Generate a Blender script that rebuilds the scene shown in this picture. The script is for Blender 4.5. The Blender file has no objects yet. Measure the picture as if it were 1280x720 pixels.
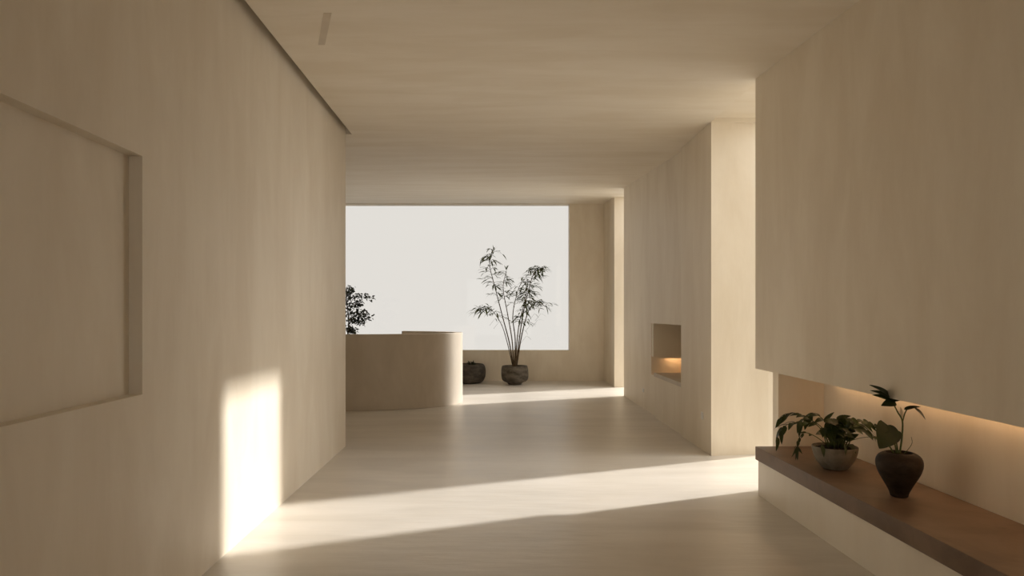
import bpy, bmesh, math, random
from mathutils import Vector, Matrix

H = 1.4            # eye height in metres; room measures below are multiples of it
F = 900.0
C = bpy.context.scene.collection
SUN = Vector((1.0, 0.44, 0.553))

# ------------------------------------------------------------------ materials
def new_mat(name):
    m = bpy.data.materials.new(name); m.use_nodes = True
    nt = m.node_tree; b = nt.nodes['Principled BSDF']
    return m, nt, b

def mottled(name, c1, c2, rough, scale=(1, 1, 1), noise=2.0, bump=0.05, bump_scale=(1, 1, 1), spec=0.3, rough_var=0.0, streak=0.0, mid=(0.38, 0.62)):
    m, nt, b = new_mat(name)
    N, L = nt.nodes, nt.links
    tc = N.new('ShaderNodeTexCoord')
    mp = N.new('ShaderNodeMapping'); mp.inputs['Scale'].default_value = scale
    L.new(tc.outputs['Object'], mp.inputs[0])
    n = N.new('ShaderNodeTexNoise'); n.inputs['Scale'].default_value = noise
    n.inputs['Detail'].default_value = 6; n.inputs['Roughness'].default_value = 0.6
    n.inputs['Distortion'].default_value = 0.4
    L.new(mp.outputs[0], n.inputs['Vector'])
    r = N.new('ShaderNodeValToRGB')
    r.color_ramp.elements[0].position = mid[0]; r.color_ramp.elements[0].color = (*c1, 1)
    r.color_ramp.elements[1].position = mid[1]; r.color_ramp.elements[1].color = (*c2, 1)
    L.new(n.outputs['Fac'], r.inputs[0]); L.new(r.outputs[0], b.inputs['Base Color'])
    b.inputs['Roughness'].default_value = rough
    b.inputs['Specular IOR Level'].default_value = spec
    if rough_var:
        mr = N.new('ShaderNodeMapRange'); mr.inputs['To Min'].default_value = rough - rough_var
        mr.inputs['To Max'].default_value = rough + rough_var
        L.new(n.outputs['Fac'], mr.inputs[0]); L.new(mr.outputs[0], b.inputs['Roughness'])
    if bump:
        mp2 = N.new('ShaderNodeMapping'); mp2.inputs['Scale'].default_value = bump_scale
        L.new(tc.outputs['Object'], mp2.inputs[0])
        n2 = N.new('ShaderNodeTexNoise'); n2.inputs['Scale'].default_value = 3
        n2.inputs['Detail'].default_value = 5
        L.new(mp2.outputs[0], n2.inputs['Vector'])
        bp = N.new('ShaderNodeBump'); bp.inputs['Strength'].default_value = bump
        bp.inputs['Distance'].default_value = 0.05
        L.new(n2.outputs['Fac'], bp.inputs['Height']); L.new(bp.outputs[0], b.inputs['Normal'])
    return m

PLASTER = mottled('wall_plaster', (0.80, 0.70, 0.555), (0.87, 0.78, 0.64), 0.5, (1.6, 1.6, 0.45), 1.6, 0.10, (2, 2, 0.5), 0.35, 0.06)
BASEM = mottled('pale_bench_plaster', (0.88, 0.80, 0.68), (0.92, 0.85, 0.74), 0.45, (1.6, 1.6, 0.6), 1.6, 0.06, (2, 2, 1), 0.3)
CEIL = mottled('ceiling_plaster', (0.85, 0.755, 0.61), (0.91, 0.825, 0.695), 0.6, (0.5, 2.2, 1), 1.6, 0.08, (0.5, 3, 1), 0.3, 0.05)
FLOOR = mottled('floor_microcement', (0.665, 0.605, 0.525), (0.76, 0.70, 0.62), 0.34, (0.5, 2.0, 1), 1.3, 0.13, (0.7, 3.0, 1), 0.5, 0.08)
DESK = mottled('desk_plaster', (0.60, 0.52, 0.42), (0.66, 0.58, 0.48), 0.55, (1.5, 1.5, 0.6), 2.0, 0.05, (2, 2, 1), 0.3, 0.05)
SLAB = mottled('bench_brown_stone', (0.165, 0.108, 0.073), (0.235, 0.16, 0.112), 0.5, (1, 1, 1), 3.0, 0.04, (2, 2, 2), 0.35, 0.06)
STONE = mottled('rough_dark_stone', (0.06, 0.05, 0.037), (0.15, 0.125, 0.095), 0.85, (1, 1, 2.2), 5.0, 0.5, (4, 4, 8), 0.2)
STONE2 = mottled('black_stone', (0.05, 0.042, 0.033), (0.11, 0.092, 0.07), 0.85, (1, 1, 2.2), 5.0, 0.5, (4, 4, 8), 0.2)
BOWLM = mottled('speckled_grey_clay', (0.20, 0.17, 0.125), (0.29, 0.25, 0.19), 0.6, (1, 1, 1), 14.0, 0.1, (8, 8, 8), 0.3)
VASEM = mottled('dark_brown_clay', (0.022, 0.0145, 0.009), (0.050, 0.033, 0.021), 0.6, (1, 1, 2), 9.0, 0.12, (6, 6, 14), 0.2)
SOIL = mottled('potting_soil', (0.02, 0.014, 0.009), (0.05, 0.035, 0.022), 0.95, (1, 1, 1), 30.0, 0.8, (20, 20, 20), 0.1)
BARK = mottled('brown_cane', (0.07, 0.045, 0.025), (0.14, 0.095, 0.05), 0.7, (1, 1, 1), 20.0, 0.1, (8, 8, 20), 0.2)
STEMG = mottled('green_stem', (0.06, 0.085, 0.02), (0.11, 0.13, 0.035), 0.5, (1, 1, 1), 20.0, 0.0)
WHITEP = mottled('white_plastic', (0.80, 0.78, 0.74), (0.84, 0.82, 0.78), 0.35, (1, 1, 1), 5.0, 0.0)
PALE = mottled('cream_petal', (0.75, 0.62, 0.42), (0.85, 0.74, 0.55), 0.5, (1, 1, 1), 8.0, 0.0)
TRACK = mottled('painted_slot_cover', (0.66, 0.57, 0.45), (0.70, 0.61, 0.49), 0.6, (1, 1, 1), 5.0, 0.0)
TERR = mottled('added_terrace_grey', (0.30, 0.28, 0.25), (0.36, 0.34, 0.30), 0.8, (1, 1, 1), 1.0, 0.05)  # dull grey for the added terrace and its light-blocking walls

def leaf_mat(name, c1, c2, trans=0.25, rough=0.45):
    m = mottled(name, c1, c2, rough, (1, 1, 1), 9.0, 0.0, spec=0.4)
    nt = m.node_tree; b = nt.nodes['Principled BSDF']; out = nt.nodes['Material Output']
    t = nt.nodes.new('ShaderNodeBsdfTranslucent')
    t.inputs[0].default_value = (c2[0]*1.8, c2[1]*1.9, c2[2]*1.2, 1)
    mx = nt.nodes.new('ShaderNodeMixShader'); mx.inputs[0].default_value = trans
    nt.links.new(b.outputs[0], mx.inputs[1]); nt.links.new(t.outputs[0], mx.inputs[2])
    nt.links.new(mx.outputs[0], out.inputs[0])
    return m
BAMBOO = leaf_mat('bamboo_leaf', (0.032, 0.042, 0.010), (0.07, 0.085, 0.022), 0.25)
SHRUB = leaf_mat('shrub_leaf', (0.012, 0.016, 0.006), (0.03, 0.035, 0.014), 0.1)
BOWLLEAF = leaf_mat('trailing_leaf', (0.014, 0.024, 0.006), (0.042, 0.060, 0.014), 0.15, 0.36)
BIGLEAF = leaf_mat('glossy_split_leaf', (0.012, 0.022, 0.006), (0.030, 0.046, 0.011), 0.10, 0.4)

def glass_mat():
    m, nt, b = new_mat('clear_window_glass')
    N, L = nt.nodes, nt.links
    N.remove(b)
    tr = N.new('ShaderNodeBsdfTransparent'); gl = N.new('ShaderNodeBsdfGlossy')
    gl.inputs['Roughness'].default_value = 0.02
    fr = N.new('ShaderNodeFresnel'); fr.inputs[0].default_value = 1.3
    mx = N.new('ShaderNodeMixShader')
    L.new(fr.outputs[0], mx.inputs[0]); L.new(tr.outputs[0], mx.inputs[1]); L.new(gl.outputs[0], mx.inputs[2])
    L.new(mx.outputs[0], N['Material Output'].inputs[0])
    return m
GLASS = glass_mat()

def led_mat(name, strength):
    m, nt, b = new_mat(name)
    b.inputs['Base Color'].default_value = (0.9, 0.8, 0.65, 1)
    b.inputs['Emission Color'].default_value = (1.0, 0.60, 0.30, 1)
    b.inputs['Emission Strength'].default_value = strength
    return m
LED = led_mat('warm_led_diffuser', 9.0)
LED2 = led_mat('warm_led_diffuser_small', 9.0)

# ------------------------------------------------------------------ helpers
def obj(name, bm, mat, parent=None, loc=(0, 0, 0), smooth=False):
    bmesh.ops.recalc_face_normals(bm, faces=bm.faces)
    me = bpy.data.meshes.new(name); bm.to_mesh(me); bm.free()
    me.materials.append(mat)
    if smooth:
        for p in me.polygons: p.use_smooth = True
    o = bpy.data.objects.new(name, me); C.objects.link(o)
    o.location = loc
    if parent: o.parent = parent
    return o

def struct(name, bm, mat, parent=None):
    o = obj(name, bm, mat, parent)
    if not parent: o['kind'] = 'structure'
    return o

def tag(o, label, cat, group=None):
    o['label'] = label; o['category'] = cat
    if group: o['group'] = group
    return o

def thing(name, label, cat, loc, rz=0, group=None):
    o = bpy.data.objects.new(name, None); o.empty_display_size = 0.1; C.objects.link(o)
    o.location = loc; o.rotation_euler = (0, 0, rz)
    return tag(o, label, cat, group)

def prism(bm, pts, z0, z1):
    """plan polygon to a solid; z0 / z1 may be numbers or one value per point"""
    n = len(pts)
    zs0 = z0 if isinstance(z0, (list, tuple)) else [z0]*n
    zs1 = z1 if isinstance(z1, (list, tuple)) else [z1]*n
    a = [bm.verts.new((p[0], p[1], z)) for p, z in zip(pts, zs0)]
    b = [bm.verts.new((p[0], p[1], z)) for p, z in zip(pts, zs1)]
    bm.faces.new(a); bm.faces.new(b[::-1])
    for i in range(n):
        j = (i+1) % n
        bm.faces.new((a[i], a[j], b[j], b[i]))

def box(bm, x0, x1, y0, y1, z0, z1):
    prism(bm, [(x0, y0), (x1, y0), (x1, y1), (x0, y1)], z0, z1)

def bevel(bm, w, seg=2):
    bmesh.ops.bevel(bm, geom=bm.edges[:], offset=w, segments=seg, affect='EDGES', profile=0.5)

def hs(pts): return [(x*H, y*H) for x, y in pts]

def lathe(bm, prof, seg=48, wob=0.0, rnd=None):
    rings = []
    for r, z in prof:
        ring = []
        for i in range(seg):
            a = 2*math.pi*i/seg
            k = 1 + wob*(math.sin(3*a+z*9)+0.6*math.sin(5*a+1+z*14))
            ring.append(bm.verts.new((r*k*math.cos(a), r*k*math.sin(a), z)))
        rings.append(ring)
    for A, B in zip(rings, rings[1:]):
        for i in range(seg):
            j = (i+1) % seg
            bm.faces.new((A[i], A[j], B[j], B[i]))
    bm.faces.new(rings[0][::-1]); bm.faces.new(rings[-1])

def bez(pts, n=16):
    """smooth curve through points (Catmull-Rom)"""
    P = [Vector(p) for p in pts]
    P = [P[0]*2-P[1]] + P + [P[-1]*2-P[-2]]
    out = []
    for i in range(1, len(P)-2):
        for k in range(n):
            t = k/n
            a, b, c, d = P[i-1], P[i], P[i+1], P[i+2]
            out.append(0.5*((2*b)+(c-a)*t+(2*a-5*b+4*c-d)*t*t+(3*b-a-3*c+d)*t**3))
    out.append(P[-2])
    return out

def tube(bm, path, r0, r1, seg=8):
    n = len(path); rings = []
    for i, p in enumerate(path):
        d = (path[min(i+1, n-1)]-path[max(i-1, 0)]).normalized()
        u = d.cross(Vector((0.31, 0.95, 0.07))).normalized(); v = d.cross(u)
        r = r0+(r1-r0)*i/(n-1)
        rings.append([bm.verts.new(p+(u*math.cos(2*math.pi*k/seg)+v*math.sin(2*math.pi*k/seg))*r) for k in range(seg)])
    for A, B in zip(rings, rings[1:]):
        for k in range(seg):
            j = (k+1) % seg
            bm.faces.new((A[k], A[j], B[j], B[k]))
    bm.faces.new(rings[0][::-1]); bm.faces.new(rings[-1])

def leaf(bm, base, tip, up, width, droop=0.1, fold=0.25, shape='lance', n=7, thick=0.0):
    base, tip, up = Vector(base), Vector(tip), Vector(up)
    d = tip-base; L = d.length; d.normalize()
    side = d.cross(up)
    if side.length < 1e-4: side = d.cross(Vector((0.3, 0.8, 0.5)))
    side.normalize(); nrm = side.cross(d).normalized()
    rows = []
    for i in range(n+1):
        t = i/n
        if shape == 'lance': w = math.sin(math.pi*min(1, t**0.75))**0.9 * (1-0.25*t)
        elif shape == 'ovate': w = (math.sin(math.pi*t**0.62))**0.8 if 0 < t < 1 else 0
        elif shape == 'heart': w = (math.sin(math.pi*t**0.5))**0.75 if 0 < t < 1 else 0
        w = max(w, 0.0)*width/2
        c = base+d*(L*t)-Vector((0, 0, 1))*droop*L*(t*t) + nrm*(0.06*L*math.sin(math.pi*t))
        if i in (0, n):
            rows.append([bm.verts.new(c)])
        else:
            back = -d*(0.10*L if (shape == 'heart' and i <= 3) else 0)
            rows.append([bm.verts.new(c+side*w+nrm*fold*w+back), bm.verts.new(c+side*w*.5+nrm*fold*w*.35),
                         bm.verts.new(c), bm.verts.new(c-side*w*.5+nrm*fold*w*.35), bm.verts.new(c-side*w+nrm*fold*w+back)])
    for A, B in zip(rows, rows[1:]):
        if len(A) == 1 and len(B) == 5:
            for k in range(4): bm.faces.new((A[0], B[k], B[k+1]))
        elif len(B) == 1 and len(A) == 5:
            for k in range(4): bm.faces.new((A[k], A[k+1], B[0]))
        elif len(A) == 5:
            for k in range(4): bm.faces.new((A[k], A[k+1], B[k+1], B[k]))

# ------------------------------------------------------------------ the setting
CE = 2.335                # ceiling height / H
LW = -1.114               # left wall plane
ZE = F/167                # far end of the left wall
ZC0, ZC1 = 5.03, 5.844    # column front / back
ZR = F/104                # end of the far right wall
ZP = 9.68                 # far pier front
ZB = F/85                 # window wall
XL = -3.7                 # far left wall
Z0 = -2.2                 # wall behind
XH0, ZH0, XH1, ZH1 = 1.49, 4.11, 1.62, 2.2   # overhanging wall: far end, near end

bm = bmesh.new(); box(bm, (XL-.3)*H, 1.97*H, Z0*H-.3, ZB*H+.3, -0.2, 0); struct('floor', bm, FLOOR)

# near ceiling (ends short of the left wall: shadow gap) and the rising far ceiling
bm = bmesh.new()
prism(bm, hs([(-1.066, Z0-.2), (1.97, Z0-.2), (1.97, ZH0), (1.515, ZH0), (1.515, ZC0+.02), (1.97, ZC0+.02), (1.97, ZC1), (XL-.2, ZC1), (XL-.2, ZE), (-1.066, ZE)]), CE*H, CE*H+.18)
prism(bm, hs([(1.51, ZH0-.02), (1.97, ZH0-.02), (1.97, ZC0+.03), (1.51, ZC0+.03)]), CE*H+.045, CE*H+.18)
cz = 2.605
prism(bm, hs([(XL-.2, ZC1), (1.78, ZC1), (1.78, ZB), (XL-.2, ZB)]), [CE*H, CE*H, cz*H, cz*H], [CE*H+.18, CE*H+.18, cz*H+.18, cz*H+.18])
box(bm, (LW-.25)*H, -1.0*H, Z0*H-.3, (ZE+.12)*H, CE*H+.30, CE*H+.42)
box(bm, -1.066*H, -1.0*H, Z0*H-.3, (ZE+.1)*H, CE*H+.18, CE*H+.30)
box(bm, (LW-.2)*H, -1.066*H, ZE*H, (ZE+.08)*H, CE*H+.18, CE*H+.31)
struct('ceiling', bm, CEIL)

# left wall with its shallow recess
def wall_left():
    bm = bmesh.new()
    xo, xi = (LW-.22)*H, LW*H
    ny0, ny1 = 1.45, F/395*H
    nz0, nz1 = H*(1-.258), H*(1+.496)
    top = CE*H+.30
    d = 0.060
    box(bm, xo, xi-d, Z0*H, ZE*H, 0, top)
    box(bm, xi-d, xi, Z0*H, ny0, 0, top)
    box(bm, xi-d, xi, ny1, ZE*H, 0, top)
    box(bm, xi-d, xi, ny0, ny1, 0, nz0)
    box(bm, xi-d, xi, ny0, ny1, nz1, top)
    bmesh.ops.remove_doubles(bm, verts=bm.verts, dist=1e-5)
    return bm
struct('wall_left', wall_left(), PLASTER)
bm = bmesh.new(); box(bm, (XL-.2)*H, (LW-.22)*H, (ZE-.2)*H, ZE*H, 0, CE*H); struct('wall_left_return', bm, PLASTER)
bm = bmesh.new(); box(bm, (XL-.2)*H, XL*H, ZE*H, ZB*H, 0, 2.7*H); struct('wall_far_left', bm, PLASTER)
bm = bmesh.new()
ya, yb, qx0, qx1, qz0, qz1 = (Z0-.15)*H, Z0*H, -1.25, 1.7, .35, 2.95
box(bm, (LW-.25)*H, qx0, ya, yb, 0, CE*H+.3); box(bm, qx1, 2.1*H, ya, yb, 0, CE*H+.3)
box(bm, qx0, qx1, ya, yb, 0, qz0); box(bm, qx0, qx1, ya, yb, qz1, CE*H+.3)
bmesh.ops.remove_doubles(bm, verts=bm.verts, dist=1e-5)
struct('wall_behind', bm, PLASTER)
bm = bmesh.new(); box(bm, qx0, qx1, ya+.08, ya+.09, qz0, qz1); struct('window_added_fill', bm, GLASS)  # added window behind the camera, lets sky light fill the near end

# right side: overhanging wall, niche back and end
XH0, ZH0, XH1, ZH1 = 1.49, 4.11, 1.62, 2.2
bm = bmesh.new()
b0, b1 = (1-.318)*H, (1-.352)*H
prism(bm, hs([(XH0, ZH0), (XH1, ZH1), (1.93, ZH1), (1.93, ZH0)]), [b0, b1, b1, b0], CE*H)
prism(bm, hs([(XH1, ZH1), (XH1, Z0), (1.93, Z0), (1.93, ZH1)]), b1, CE*H)
bmesh.ops.remove_doubles(bm, verts=bm.verts, dist=1e-5)
struct('wall_right', bm, PLASTER)
bm = bmesh.new()
box(bm, 1.84*H, 1.93*H, Z0*H, F/224*H, 0, b0+.01)
struct('wall_right_niche', bm, PLASTER)
bm = bmesh.new()
prism(bm, hs([(1.585, F/224), (1.93, F/224), (1.93, F/219.6), (1.585, F/219.6)]), 0, b0)
struct('wall_right_niche_end', bm, PLASTER)

# column and far right wall with its lit recess
bm = bmesh.new()
prism(bm, hs([(1.515, ZC0), (1.94, ZC0+.07), (2.06, ZC0+.105), (2.06, ZC1), (1.515, ZC1)]), 0, CE*H)
struct('wall_right_column', bm, PLASTER)
NR0, NR1 = ZC1, F/126
rt, rb = (1-.103)*H, (1-.573)*H
def wtop(y): return (CE+(cz-CE)*(y-ZC1)/(ZB-ZC1))*H + .04
bm = bmesh.new()
xi, xo = 1.556, 1.95
prism(bm, hs([(xi, NR1), (1.70, NR1), (1.70, ZR), (xi, ZR)]), 0, [wtop(NR1), wtop(NR1), wtop(ZR), wtop(ZR)])
prism(bm, hs([(1.70, NR1), (xo, NR1), (xo, NR1+.1), (1.70, NR1+.1)]), 0, rt+.2)
prism(bm, hs([(xi, NR0), (xo, NR0), (xo, NR1), (xi, NR1)]), rt, [wtop(NR0), wtop(NR0), wtop(NR1), wtop(NR1)])
struct('wall_right_far', bm, PLASTER)
bm = bmesh.new()
prism(bm, hs([(1.86, NR0), (xo, NR0), (xo, NR1), (1.86, NR1)]), 0, rt)
struct('wall_right_recess_back', bm, PLASTER)
bm = bmesh.new()
prism(bm, hs([(xi, F/131), (1.86, F/131), (1.86, NR1), (xi, NR1)]), 0, rb-.05)
struct('wall_right_recess_end', bm, PLASTER)
bm = bmesh.new()
prism(bm, hs([(1.612, ZP), (1.76, ZP), (1.76, ZB), (1.612, ZB)]), 0, [wtop(ZP), wtop(ZP), wtop(ZB), wtop(ZB)])
struct('wall_right_pier', bm, PLASTER)

# window wall
wx0, wx1 = -3.1*H, 94/85*H
wz0, wz1 = (1-47/85)*H, cz*H-.012
bm = bmesh.new()
ya, yb = ZB*H, ZB*H+.25
box(bm, (XL-.2)*H, 1.76*H, ya, yb, 0, wz0)
box(bm, (XL-.2)*H, 1.76*H, ya, yb, wz1, 2.75*H)
box(bm, (XL-.2)*H, wx0, ya, yb, wz0, wz1)
box(bm, wx1, 1.76*H, ya, yb, wz0, wz1)
bmesh.ops.remove_doubles(bm, verts=bm.verts, dist=1e-5)
struct('wall_back', bm, PLASTER)
bm = bmesh.new(); box(bm, wx0, wx1, yb-.03, yb-.02, wz0, wz1); struct('window_1', bm, GLASS)

# unseen terrace added outside the right-hand openings to bounce light indoors
bm = bmesh.new(); box(bm, 1.97*H, 9*H, -1*H, ZB*H, -0.25, -0.03); tr = struct('floor_added_terrace', bm, TERR)

bm = bmesh.new(); box(bm, 1.94*H, 8*H, 3.92*H, 4.08*H, -.2, CE*H+.3); struct('wall_added_block', bm, TERR)  # unseen wall added to keep open sky off the column front
bm = bmesh.new(); box(bm, 1.96*H, 3.6*H, 8.35*H, 8.5*H, -.2, 2.75*H); struct('wall_added_block_far', bm, TERR)  # second unseen wall, added to dim the far pier front
# ------------------------------------------------------------------ built-in benches
t = thing('bench', 'long low built-in bench with thick brown top and cream base, under the overhanging right wall', 'bench', (1.436*H, 1.2, 0))
def local(bm, o): bmesh.ops.translate(bm, verts=bm.verts, vec=-Vector(o.location)); return bm
yb1 = F/227*H
bm = bmesh.new(); box(bm, 1.450*H, 1.838*H, -1.0, yb1-.012, 0.0, (1-.807)*H); obj('bench_base', local(bm, t), BASEM, t)
bm = bmesh.new(); box(bm, 1.436*H, 1.838*H, -1.0, yb1, (1-.807)*H, (1-.735)*H); bevel(bm, .004); obj('bench_top', local(bm, t), SLAB, t)

t = thing('bench', 'low pale built-in bench in the lit recess beyond the column', 'bench', (1.53*H, ZC1*H+.02, 0))
bm = bmesh.new(); box(bm, 1.530*H, 1.858*H, ZC1*H+.01, F/131*H, 0, rb-.05); obj('bench_base', local(bm, t), PLASTER, t)
bm = bmesh.new(); box(bm, 1.526*H, 1.858*H, ZC1*H+.01, F/130.5*H, rb-.05, rb); bevel(bm, .003); obj('bench_top', local(bm, t), DESK, t)

# hanging block at the recess end and the LED strips
bm = bmesh.new(); box(bm, 1.560*H, 1.858*H, F/126*H-.10, F/126*H-.004, (1-.433)*H, rt-.002); bevel(bm, .003)
box(bm, 1.562*H, 1.857*H, F/126*H-.097, F/126*H-.088, (1-.433)*H-.02, (1-.433)*H+.004)
tag(obj('hanging_cabinet', bm, PLASTER), 'small taupe hanging cabinet above the glowing recess beyond the column', 'cabinet')

def led(label, x0, x1, y0, y1, z0, z1, mat):
    t = thing('led_strip', label, 'light strip', ((x0+x1)/2, y0, z0), 0)
    def bar(bm, xa, xb, d): prism(bm, [(xa, y0), (xb, y0), (xb, y1), (xa, y1)], [z0-d, z0-d, z1-d, z1-d], [z0, z0, z1, z1])
    bm = bmesh.new(); bar(bm, x0, x1, .006); obj('diffuser', local(bm, t), mat, t)
    for xa, xb in ((x0-.005, x0), (x1, x1+.005)):
        bm = bmesh.new(); bar(bm, xa, xb, .008); obj('channel', local(bm, t), WHITEP, t)
led('warm light strip hidden under the nearer half of the overhanging wall above the long bench', 1.79*H, 1.808*H, -1.0, ZH1*H-.02, b1, b1, LED)
led('warm light strip hidden under the overhanging wall behind the potted plants', 1.79*H, 1.808*H, ZH1*H+.01, 3.85*H, b1, b1+(b0-b1)*(3.85-ZH1)/(ZH0-ZH1), LED)
led('warm light strip under the hanging cabinet in the far recess', 1.70*H, 1.85*H, F/126*H-.085, F/126*H-.06, (1-.433)*H, (1-.433)*H, LED2)

# ------------------------------------------------------------------ reception desk: curled plaster wall
def desk():
    t = thing('reception_desk', 'curved waist-high plaster reception desk curling round in front of the window', 'desk', (-2.45, 11.3, 0))
    a, b = 1.95, 1.08
    hgt = .78*H
    th = .11
    bm = bmesh.new()
    n = 110
    a0, a1 = math.radians(-205), math.radians(62)
    outer, inner = [], []
    for i in range(n+1):
        u = a0+(a1-a0)*i/n
        outer.append((a*math.cos(u), b*math.sin(u)))
        nx, ny = math.cos(u)/a, math.sin(u)/b
        l = math.hypot(nx, ny)
        inner.append((a*math.cos(u)-th*nx/l, b*math.sin(u)-th*ny/l))
    O0 = [bm.verts.new((x, y, 0)) for x, y in outer]; O1 = [bm.verts.new((x, y, hgt)) for x, y in outer]
    I0 = [bm.verts.new((x, y, 0)) for x, y in inner]; I1 = [bm.verts.new((x, y, hgt)) for x, y in inner]
    for i in range(n):
        bm.faces.new((O0[i], O0[i+1], O1[i+1], O1[i])); bm.faces.new((I0[i+1], I0[i], I1[i], I1[i+1]))
        bm.faces.new((O1[i], O1[i+1], I1[i+1], I1[i])); bm.faces.new((O0[i+1], O0[i], I0[i], I0[i+1]))
    bm.faces.new((O0[0], O1[0], I1[0], I0[0])); bm.faces.new((O0[n], I0[n], I1[n], O1[n]))
    o = obj('curved_wall', bm, DESK, t, smooth=True)
    md = o.modifiers.new('b', 'BEVEL'); md.width = .008; md.segments = 3; md.limit_method = 'ANGLE'
    o.data.set_sharp_from_angle(angle=math.radians(40))
    # worktop inside the curl
    bm = bmesh.new()
    pts = []
    for i in range(15, 86):
        u = a0+(a1-a0)*i/n
        pts.append(((a-th-.002)*math.cos(u), (b-th-.002)*math.sin(u)))
    for i in range(85, 14, -1):
        u = a0+(a1-a0)*i/n
        pts.append(((a-.75)*math.cos(u), (b-.62)*math.sin(u)))
    prism(bm, pts, .70, .74)
    obj('worktop', bm, DESK, t)
desk()

# ------------------------------------------------------------------ small fittings
t = thing('wall_socket', 'small white socket plate low on the side of the column', 'socket', (1.515*H, F/171.7*H, (1-.749)*H))
bm = bmesh.new(); box(bm, -.008, .0, -.03, .03, -.037, .037); bevel(bm, .002); obj('plate', bm, WHITEP, t)
bm = bmesh.new(); box(bm, -.0095, -.008, -.016, .016, -.018, .018); bevel(bm, .0005, 1); obj('insert', bm, WHITEP, t)
t = thing('wall_socket', 'small white socket plate low on the far right wall before the bright doorway gap', 'socket', (1.556*H, F/119.8*H, (1-.81)*H))
bm = bmesh.new(); box(bm, -.008, .0, -.04, .04, -.025, .025); bevel(bm, .002); obj('plate', bm, WHITEP, t)
bm = bmesh.new(); box(bm, -.0095, -.008, -.016, .016, -.014, .014); bevel(bm, .0005, 1); obj('insert', bm, WHITEP, t)
bm = bmesh.new()
prism(bm, hs([(-.760, F/281), (-.724, F/281), (-.844, F/251), (-.878, F/251)]), CE*H-.002, CE*H-.0003)
tag(obj('slot_cover', bm, TRACK), 'short narrow painted slot cover on the ceiling near the left shadow gap', 'ceiling fitting')

# ------------------------------------------------------------------ plants
def at(px, py, d):           # a point at distance d (metres) seen in direction (px, py)
    return Vector(((px-618)/F*d, d, H-(py-391)/F*d))

def pot_profile(r, h, kind):
    if kind == 'squat':
        o = [(.46*r, 0), (.50*r, .02*h), (.51*r, .10*h), (.84*r, .17*h), (.97*r, .28*h), (1.0*r, .5*h), (.99*r, .8*h), (.95*r, .94*h), (.91*r, h),
             (.84*r, h), (.83*r, .93*h), (.82*r, .86*h)]
    elif kind == 'wide':
        o = [(.66*r, 0), (.80*r, .05*h), (.93*r, .2*h), (1.0*r, .45*h), (1.0*r, .7*h), (.96*r, .88*h), (.88*r, .98*h), (.82*r, h), (.78*r, .97*h), (.77*r, .88*h)]
    elif kind == 'bowl':
        o = [(.44*r, 0), (.50*r, .01*h), (.56*r, .06*h), (.74*r, .24*h), (.88*r, .48*h), (.96*r, .74*h), (1.0*r, .98*h), (.985*r, h), (.94*r, h), (.92*r, .92*h), (.91*r, .88*h)]
    elif kind == 'vase':
        o = [(.34*r, 0), (.37*r, .012*h), (.38*r, .05*h), (.46*r, .16*h), (.62*r, .30*h), (.80*r, .45*h), (.94*r, .60*h), (1.0*r, .74*h), (.97*r, .85*h),
             (.87*r, .93*h), (.72*r, .975*h), (.60*r, 1.0*h), (.555*r, .995*h), (.54*r, .96*h), (.55*r, .92*h)]
    return o

def make_pot(t, r, h, kind, mat, wob=0.0):
    pr = pot_profile(r, h, kind)
    bm = bmesh.new(); lathe(bm, pr, 56, wob)
    o = obj('pot', bm, mat, t, smooth=True)
    md = o.modifiers.new('s', 'SUBSURF'); md.levels = md.render_levels = 1
    rs, zs = pr[-1]
    bm = bmesh.new(); lathe(bm, [(rs*.98, zs+.001), (rs*.9, zs+.006), (rs*.45, zs+.012)], 32, 0.0)
    obj('soil', bm, SOIL, t, smooth=True)
    return zs

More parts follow.
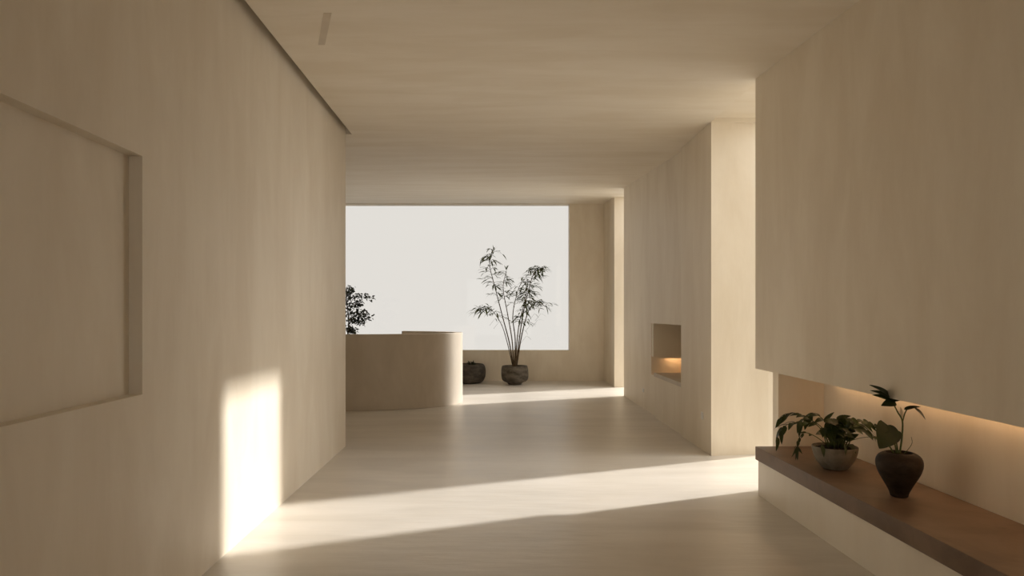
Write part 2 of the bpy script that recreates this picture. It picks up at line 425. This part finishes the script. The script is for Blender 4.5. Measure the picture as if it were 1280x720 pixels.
# --- bamboo
def bamboo():
    rnd = random.Random(5)
    d = 14.05; base = at(643.5, 0, d); base.z = 0
    t = thing('potted_bamboo', 'tall airy bamboo with thin canes in a squat dark stone pot before the window', 'potted plant', base)
    zs = make_pot(t, .268, .37, 'squat', STONE, .008)
    sc = d/F
    def P(px, py, dy=0.0): return at(px, py, d+dy)-base
    canes = [
        [(641, 460, 0), (637, 430, .02), (628, 395, .08), (619, 360, .12), (612, 330, .16), (617, 314, .2)],
        [(642, 460, 0), (640, 425, -.04), (634, 390, -.10), (629, 360, -.15), (633, 338, -.16)],
        [(643, 460, .03), (644, 425, .03), (641, 395, .1), (646, 368, .2), (652, 352, .25)],
        [(645, 460, 0), (649, 425, -.06), (654, 392, -.12), (661, 362, -.2), (668, 341, -.26), (681, 336, -.3)],
        [(646, 460, .03), (652, 420, .1), (661, 388, .2), (672, 378, .28), (683, 384, .35)],
        [(641, 460, 0), (634, 428, .1), (626, 404, .18), (612, 386, .2), (597, 389, .2)],
        [(644, 460, -.03), (646, 430, -.1), (649, 405, -.2), (655, 380, -.25), (659, 360, -.3)],
    ]
    lf = bmesh.new()
    def spray(p, dirn, ln, n, wl=.135, ww=.034):
        # side twig carrying paired narrow leaves
        e = p+dirn*ln
        path = bez([p, p+dirn*ln*.5+Vector((0, 0, .03)), e-Vector((0, 0, .03))], 4)
        tube(tw, path, .0035, .0018, 4)
        for k in range(n):
            q = path[min(len(path)-1, int((k+1)/n*(len(path)-1)))]
            s = 1 if k % 2 else -1
            a = Vector((dirn.x+rnd.uniform(-.7, .7), dirn.y+s*rnd.uniform(.2, .9), rnd.uniform(-.75, .25))).normalized()
            leaf(lf, q, q+a*wl*rnd.uniform(.7, 1.25), Vector((rnd.uniform(-.4, .4), rnd.uniform(-.4, .4), 1)), ww*rnd.uniform(.8, 1.3), .15, .2, 'lance', 4)
    for ci, c in enumerate(canes):
        pts = [P(*q) for q in c]; pts[0].z = zs
        pts[0].x = pts[0].x*.8
        path = bez(pts, 10)
        bm = bmesh.new(); tube(bm, path, .0135 if ci != 5 else .009, .004, 7)
        for q in path[4::5]:   # nodes
            tube(bm, [q-Vector((0, 0, .006)), q+Vector((0, 0, .006))], .015 if ci != 5 else .010, .012, 7)
        obj('cane', bm, BARK, t, smooth=True)
        tw = bmesh.new()
        n = len(path)
        start = {0: .55, 1: .62, 2: .62, 3: .48, 4: .5, 5: .6, 6: .5}[ci]
        dens = {0: 27, 1: 13, 2: 8, 3: 42, 4: 17, 5: 14, 6: 30}[ci]
        for k in range(dens):
            f = start+(1-start)*((k+.5)/dens)
            q = path[min(n-1, int(f*(n-1)))]
            ang = rnd.uniform(0, 2*math.pi)
            dr = Vector((math.cos(ang), math.sin(ang)*.8, rnd.uniform(-.25, .5))).normalized()
            spray(q, dr, rnd.uniform(.06, .22), rnd.randint(3, 5))
        # end tuft
        ed = (path[-1]-path[-4]).normalized()
        for _ in range(4):
            a = (ed+Vector((rnd.uniform(-.6, .6), rnd.uniform(-.6, .6), rnd.uniform(-.6, .2)))).normalized()
            leaf(lf, path[-1], path[-1]+a*.15, Vector((0, 0, 1)), .024, .15, .2, 'lance', 4)
        obj('twigs', tw, BARK, t)
    # low left spray of broader leaves
    for k in range(11):
        q = P(590+k*3.2, 388+math.sin(k*2.1)*3-k*.3, .2)
        a = Vector((-rnd.uniform(.2, 1), rnd.uniform(-.6, .6), -rnd.uniform(.1, .9))).normalized()
        leaf(lf, q, q+a*.17, Vector((rnd.uniform(-.3, .3), -.4, 1)), .034, .15, .2, 'lance', 5)
    # a few sparse leaves lower on the right
    for (px, py) in [(660, 398), (664, 405), (668, 392), (655, 412), (672, 400), (676, 392), (658, 420), (624, 402), (619, 398)]:
        q = P(px, py, rnd.uniform(-.1, .2))
        a = Vector((rnd.uniform(.1, 1), rnd.uniform(-.6, .6), rnd.uniform(-.9, .2))).normalized()
        tube(lf, [P(px-7, py+9), q], .002, .0015, 4)
        leaf(lf, q, q+a*.13, Vector((0, 0, 1)), .02, .15, .2, 'lance', 4)
    obj('foliage', lf, BAMBOO, t)
bamboo()

# --- wide low pot beside the desk
def low_pot():
    rnd = random.Random(3)
    base = at(585, 0, 14.35); base.z = 0
    t = thing('planter', 'wide low black stone planter with short sprigs, half behind the desk', 'planter', base)
    zs = make_pot(t, .355, .385, 'wide', STONE2, .006)
    sp = bmesh.new()
    for k in range(4):
        x, y = rnd.uniform(.02, .14), rnd.uniform(-.12, .05)
        for j in range(3):
            a = Vector((rnd.uniform(-.8, .8), rnd.uniform(-.6, .6), 1)).normalized()
            leaf(sp, (x, y, zs), Vector((x, y, zs))+a*rnd.uniform(.07, .15), (0, -1, .2), .03, .1, .2, 'lance', 5)
    obj('sprigs', sp, SHRUB, t)
low_pot()

# --- dark shrub at the left edge of the window
def shrub():
    rnd = random.Random(11)
    d = 13.3; base = at(428, 0, d); base.z = 0
    t = thing('potted_shrub', 'dark small-leaved shrub behind the desk at the left end of the window view', 'potted plant', base)
    zs = make_pot(t, .24, .40, 'squat', STONE2, .006)
    def P(px, py, dy=0.0): return at(px, py, d+dy)-base
    wood = bmesh.new(); lf = bmesh.new()
    main = [[(429, 458, 0), (434, 425, 0), (436, 400, .03), (433, 375, 0), (434, 358, .05)],
            [(427, 458, 0), (424, 430, .05), (418, 400, .1), (410, 378, .1)],
            [(428, 458, 0), (428, 420, -.1), (426, 385, -.15), (428, 365, -.2)]]
    for m in main:
        pts = [P(*q) for q in m]; pts[0].z = zs-.01; pts[0].x *= .5
        tube(wood, bez(pts, 6), .02, .006, 7)
    branches = [[(434, 385), (445, 371), (463, 373)], [(434, 388), (446, 380), (452, 379)], [(435, 405), (448, 396), (465, 397)],
                [(435, 402), (445, 390), (458, 392)], [(436, 410), (440, 412), (442, 416)], [(434, 378), (437, 366), (440, 360)], [(435, 400), (447, 400), (454, 404)],
                [(424, 395), (412, 385), (402, 388)], [(420, 400), (408, 398), (398, 402)], [(424, 380), (416, 368), (408, 366)], [(430, 370), (428, 362), (424, 356)]]
    for b in branches:
        dy = rnd.uniform(-.15, .15)
        pts = [P(b[0][0], b[0][1], 0), P(b[1][0], b[1][1], dy), P(b[2][0], b[2][1], dy*1.6)]
        path = bez(pts, 8); tube(wood, path, .008, .003, 5)
        for q in path[3:]:
            for _ in range(6):
                a = Vector((rnd.uniform(-1, 1), rnd.uniform(-1, 1), rnd.uniform(-.9, .7))).normalized()
                s = q+Vector((rnd.uniform(-.06, .06), rnd.uniform(-.08, .08), rnd.uniform(-.05, .05)))
                leaf(lf, s, s+a*rnd.uniform(.04, .07), Vector((rnd.uniform(-1, 1), rnd.uniform(-1, 1), .6)), .034, .1, .15, 'ovate', 4)
    for _ in range(190):
        s = P(rnd.gauss(433, 4), rnd.uniform(360, 416), rnd.uniform(-.2, .2))
        a = Vector((rnd.uniform(-1, 1), rnd.uniform(-1, 1), rnd.uniform(-.9, .7))).normalized()
        leaf(lf, s, s+a*rnd.uniform(.04, .065), Vector((rnd.uniform(-1, 1), rnd.uniform(-1, 1), .6)), .032, .1, .15, 'ovate', 4)
    obj('stems', wood, BARK, t, smooth=True); obj('foliage', lf, SHRUB, t)
shrub()

# --- grey bowl with trailing plant on the bench
BT = (1-.735)*H
def bowl_plant():
    rnd = random.Random(21)
    d = F/265*H
    base = at(1043.5, 0, d); base.z = BT
    t = thing('potted_plant', 'arching leafy plant in a rounded grey clay bowl on the bench', 'potted plant', base)
    zs = make_pot(t, .143, .150, 'bowl', BOWLM)
    def P(px, py, dy=0.0): return at(px, py, d+dy)-base
    st = bmesh.new(); lf = bmesh.new()
    def frond(pts, n, ll, ww, start=.3, r=.003, shp='ovate', hang=.5):
        path = bez([P(*q) for q in pts], 10)
        tube(st, path, r, r*.5, 6)
        N = len(path)-1
        for k in range(n):
            f = start+(1-start)*k/max(1, n-1)
            q = path[int(f*N)]
            dd = (path[min(N, int(f*N)+1)]-path[max(0, int(f*N)-1)]).normalized()
            s = 1 if k % 2 else -1
            side = Vector((0, 1, 0)) if abs(dd.y) < .8 else Vector((1, 0, 0))
            a = (dd*.7+side*s*.55+Vector((rnd.uniform(-.25, .25), 0, -hang*rnd.uniform(.3, 1.3)+(.25 if s > 0 else 0)))).normalized()
            L = ll*rnd.uniform(.8, 1.2)*(1 if k < n-1 else 1.15)
            leaf(lf, q, q+a*L, Vector((rnd.uniform(-.5, .5), -.45+rnd.uniform(-.5, .4), .9)), ww*rnd.uniform(.85, 1.15), .15, .22, shp, 7)
    # left arching fronds
    frond([(1040, 558, 0), (1028, 535, .02), (1008, 522, .05), (990, 516, .06), (976, 524, .05)], 13, .075, .030, .35)
    frond([(1038, 558, 0), (1022, 532, -.05), (1000, 528, -.08), (982, 532, -.09), (972, 546, -.1)], 11, .085, .033, .4)
    frond([(1036, 558, 0), (1020, 546, -.1), (1006, 541, -.14), (998, 550, -.17), (996, 562, -.18)], 7, .045, .020, .35, hang=.9)
    # slender tips drooping below the rim
    for px, py in [(992, 566), (996, 570), (1000, 565), (989, 572), (994, 576), (1003, 568)]:
        q = P(996+rnd.uniform(-2, 2), 558, -.18)
        leaf(lf, q, P(px, py, -.18), Vector((0, -1, .1)), .014, .0, .15, 'lance', 6)
    frond([(1042, 558, 0), (1036, 535, .05), (1024, 520, .08), (1012, 520, .1), (1002, 526, .1)], 9, .08, .034, .4)
    # centre clump
    for k in range(46):
        px, py = rnd.uniform(1026, 1066), rnd.uniform(523, 552)
        q0 = P(rnd.uniform(1036, 1052), 556, rnd.uniform(-.04, .04)); q1 = P(px, py, rnd.uniform(-.10, .10))
        tube(st, bez([q0, (q0+q1)/2+Vector((0, 0, .015)), q1], 4), .0022, .0014, 5)
        a = Vector((rnd.uniform(-1, 1), rnd.uniform(-.8, .3), rnd.uniform(-.5, .4))).normalized()
        leaf(lf, q1-a*.02, q1+a*rnd.uniform(.055, .09), Vector((rnd.uniform(-.3, .3), -.8, .7)), rnd.uniform(.036, .05), .12, .2, 'ovate', 7)
    # upper dark leaves
    for b, e, w in [((1045, 525), (1064, 519), .042), ((1030, 528), (1043, 514), .03), ((1056, 530), (1070, 540), .045), ((1050, 534), (1035, 527), .045)]:
        leaf(lf, P(*b, -.02), P(*e, -.04), Vector((0, -.7, 1)), w, .05, .2, 'ovate', 8)
    # right arching frond with long leaves
    frond([(1046, 558, 0), (1058, 536, 0), (1076, 527, .02), (1092, 532, .02)], 12, .085, .042, .3)
    frond([(1046, 558, 0), (1060, 552, -.05), (1078, 547, -.08), (1096, 546, -.1)], 2, .05, .02, .9)
    frond([(1046, 558, 0), (1056, 540, -.04), (1070, 534, -.06), (1086, 540, -.08)], 6, .085, .04, .5)
    # leaf hanging over the bowl's right and front rim
    leaf(lf, P(1062, 555, -.09), P(1070, 566, -.12), Vector((.3, -1, .3)), .04, .1, .2, 'ovate', 7)
    leaf(lf, P(1056, 555, -.13), P(1057, 570, -.165), Vector((0, -1, .2)), .022, .0, .15, 'lance', 6)
    leaf(lf, P(1027, 555, -.125), P(1030, 572, -.15), Vector((0, -1, .2)), .03, .0, .15, 'lance', 6)
    # stalks rising from the soil
    for k in range(16):
        x = rnd.uniform(-.055, .055); y = rnd.uniform(-.06, .05)
        a = Vector((x*1.2, y, zs)); b = Vector((x*1.9, y*1.3, zs+rnd.uniform(.06, .13)))
        tube(st, [a, (a+b)/2+Vector((rnd.uniform(-.006, .006), 0, 0)), b], .0042, .003, 6)
    obj('stems', st, STEMG, t, smooth=True); obj('foliage', lf, BOWLLEAF, t, smooth=True)
bowl_plant()

# --- dark vase with split-leaf plant
def vase_plant():
    rnd = random.Random(8)
    d = F/312*H
    base = at(1124, 0, d); base.z = BT
    t = thing('potted_plant', 'tall sparse broad-leaved plant in a dark top-shaped clay vase, nearest on the bench', 'potted plant', base)
    zs = make_pot(t, .122, .248, 'vase', VASEM)
    def P(px, py, dy=0.0): return at(px, py, d+dy)-base
    def stem(pts, r0, r1):
        bm = bmesh.new(); pp = [P(*q) for q in pts]; tube(bm, bez(pp, 10), r0, r1, 8); obj('stem', bm, STEMG, t, smooth=True)
    def lfp(b, e, w, up=(0, -.8, .7), droop=.08, shape='ovate', fold=.22):
        bm = bmesh.new(); leaf(bm, P(*b), P(*e), Vector(up), w, droop, fold, shape, 12)
        o = obj('leaf', bm, BIGLEAF, t, smooth=True)
    stem([(1124, 570, 0), (1127, 550, 0), (1128, 527, 0), (1122, 515, 0), (1116, 503, 0)], .0055, .0035)
    stem([(1128, 527, 0), (1131, 517, 0), (1134, 511, -.01)], .004, .003)
    stem([(1121, 570, .01), (1118, 553, 0), (1112, 546, -.02), (1106, 541, -.03)], .0045, .003)
    stem([(1119, 570, .02), (1112, 558, 0), (1106, 550, -.01), (1102, 545, -.03)], .0045, .003)
    stem([(1123, 570, .0), (1121, 556, .03), (1119, 545, .05)], .0045, .003)
    stem([(1126, 570, 0), (1134, 563, .01), (1140, 554, .02), (1139, 546, .02)], .0022, .001)
    # crown of fingered leaf
    lfp((1117, 499, 0), (1086, 481, -.04), .044, (.2, -.8, .8), .0)
    lfp((1117, 500, 0), (1087, 488, -.06), .038, (.1, -.8, .8), .0)
    lfp((1116, 501, 0), (1090, 493, -.05), .036, (.0, -.9, .6), .02)
    lfp((1114, 500, 0), (1115, 480, .04), .052, (.0, -.9, .5), .0)
    lfp((1119, 502, 0), (1101, 506, -.05), .055, (0, -.9, .5), .05)
    lfp((1115, 500, 0), (1138, 488, -.03), .058, (0, -.8, .8), .03)
    lfp((1113, 498, .01), (1098, 484, .03), .042, (0, -.8, .8), .03)
    # right drooping pair
    lfp((1130, 512, -.01), (1151, 508, -.03), .028, (0, -.6, .9), .02)
    lfp((1143, 510, -.02), (1157, 524, -.04), .030, (.5, -.7, .5), .05)
    # large low leaf on the left
    lfp((1112, 533, -.05), (1099, 561, -.08), .150, (.1, -1, .25), .0, 'heart', .12)
    lfp((1106, 534, -.04), (1127, 548, -.05), .062, (0, -1, .4), .02, 'ovate', .2)
    lfp((1112, 538, -.06), (1093, 534, -.04), .050, (0, -1, .4), .0, 'ovate', .2)
    # pale unopened bud
    bm = bmesh.new()
    prof = [(.0015, 0), (.005, .012), (.0078, .028), (.007, .045), (.0035, .062), (.0008, .072)]
    lathe(bm, prof, 14)
    o = obj('bud', bm, PALE, t, smooth=True); o['label'] = 'pale cream bud'
    o.location = P(1128, 524, 0); o.rotation_euler = (0, math.radians(-8), 0)
vase_plant()

# ------------------------------------------------------------------ light
sl = bpy.data.lights.new('sun', 'SUN'); sl.energy = 5.3; sl.angle = math.radians(2.2); sl.color = (1.0, .985, .955)
so = bpy.data.objects.new('sun', sl); C.objects.link(so)
so.rotation_euler = SUN.to_track_quat('Z', 'Y').to_euler(); so.location = (12, 10, 9)

w = bpy.data.worlds.new('sky'); bpy.context.scene.world = w; w.use_nodes = True
nt = w.node_tree; N, L = nt.nodes, nt.links
bg = N['Background']
tc = N.new('ShaderNodeTexCoord')
dot = N.new('ShaderNodeVectorMath'); dot.operation = 'DOT_PRODUCT'
dot.inputs[1].default_value = Vector((1.0, .1, .45)).normalized()
L.new(tc.outputs['Generated'], dot.inputs[0])
mr = N.new('ShaderNodeMapRange'); mr.interpolation_type = 'SMOOTHSTEP'
mr.inputs['From Min'].default_value = 0.45; mr.inputs['From Max'].default_value = 1.0
mr.inputs['To Min'].default_value = 0.78; mr.inputs['To Max'].default_value = 4.5
L.new(dot.outputs['Value'], mr.inputs['Value']); 
dot2 = N.new('ShaderNodeVectorMath'); dot2.operation = 'DOT_PRODUCT'; dot2.inputs[1].default_value = Vector((0, -1, .3)).normalized()
L.new(tc.outputs['Generated'], dot2.inputs[0])
mr2 = N.new('ShaderNodeMapRange'); mr2.interpolation_type = 'SMOOTHSTEP'
mr2.inputs['From Min'].default_value = 0.3; mr2.inputs['From Max'].default_value = 1.0
mr2.inputs['To Min'].default_value = 0.0; mr2.inputs['To Max'].default_value = 0.35
L.new(dot2.outputs['Value'], mr2.inputs['Value'])
ad = N.new('ShaderNodeMath'); ad.operation = 'ADD'
L.new(mr.outputs[0], ad.inputs[0]); L.new(mr2.outputs[0], ad.inputs[1]); L.new(ad.outputs[0], bg.inputs['Strength'])
bg.inputs['Color'].default_value = (1.0, .963, .90, 1)

# ------------------------------------------------------------------ camera
cd = bpy.data.cameras.new('camera'); co = bpy.data.objects.new('camera', cd); C.objects.link(co)
co.location = (0, 0, H); co.rotation_euler = (math.radians(90), 0, 0)
cd.sensor_width = 36; cd.lens = F/1280*36; cd.shift_x = 22/1280; cd.shift_y = 31/1280; cd.clip_start = .05
sc = bpy.context.scene; sc.camera = co
sc.view_settings.view_transform = 'Standard'; sc.view_settings.look = 'None'
sc.view_settings.gamma = 1; sc.view_settings.use_curve_mapping = False; sc.view_settings.exposure = 0.0
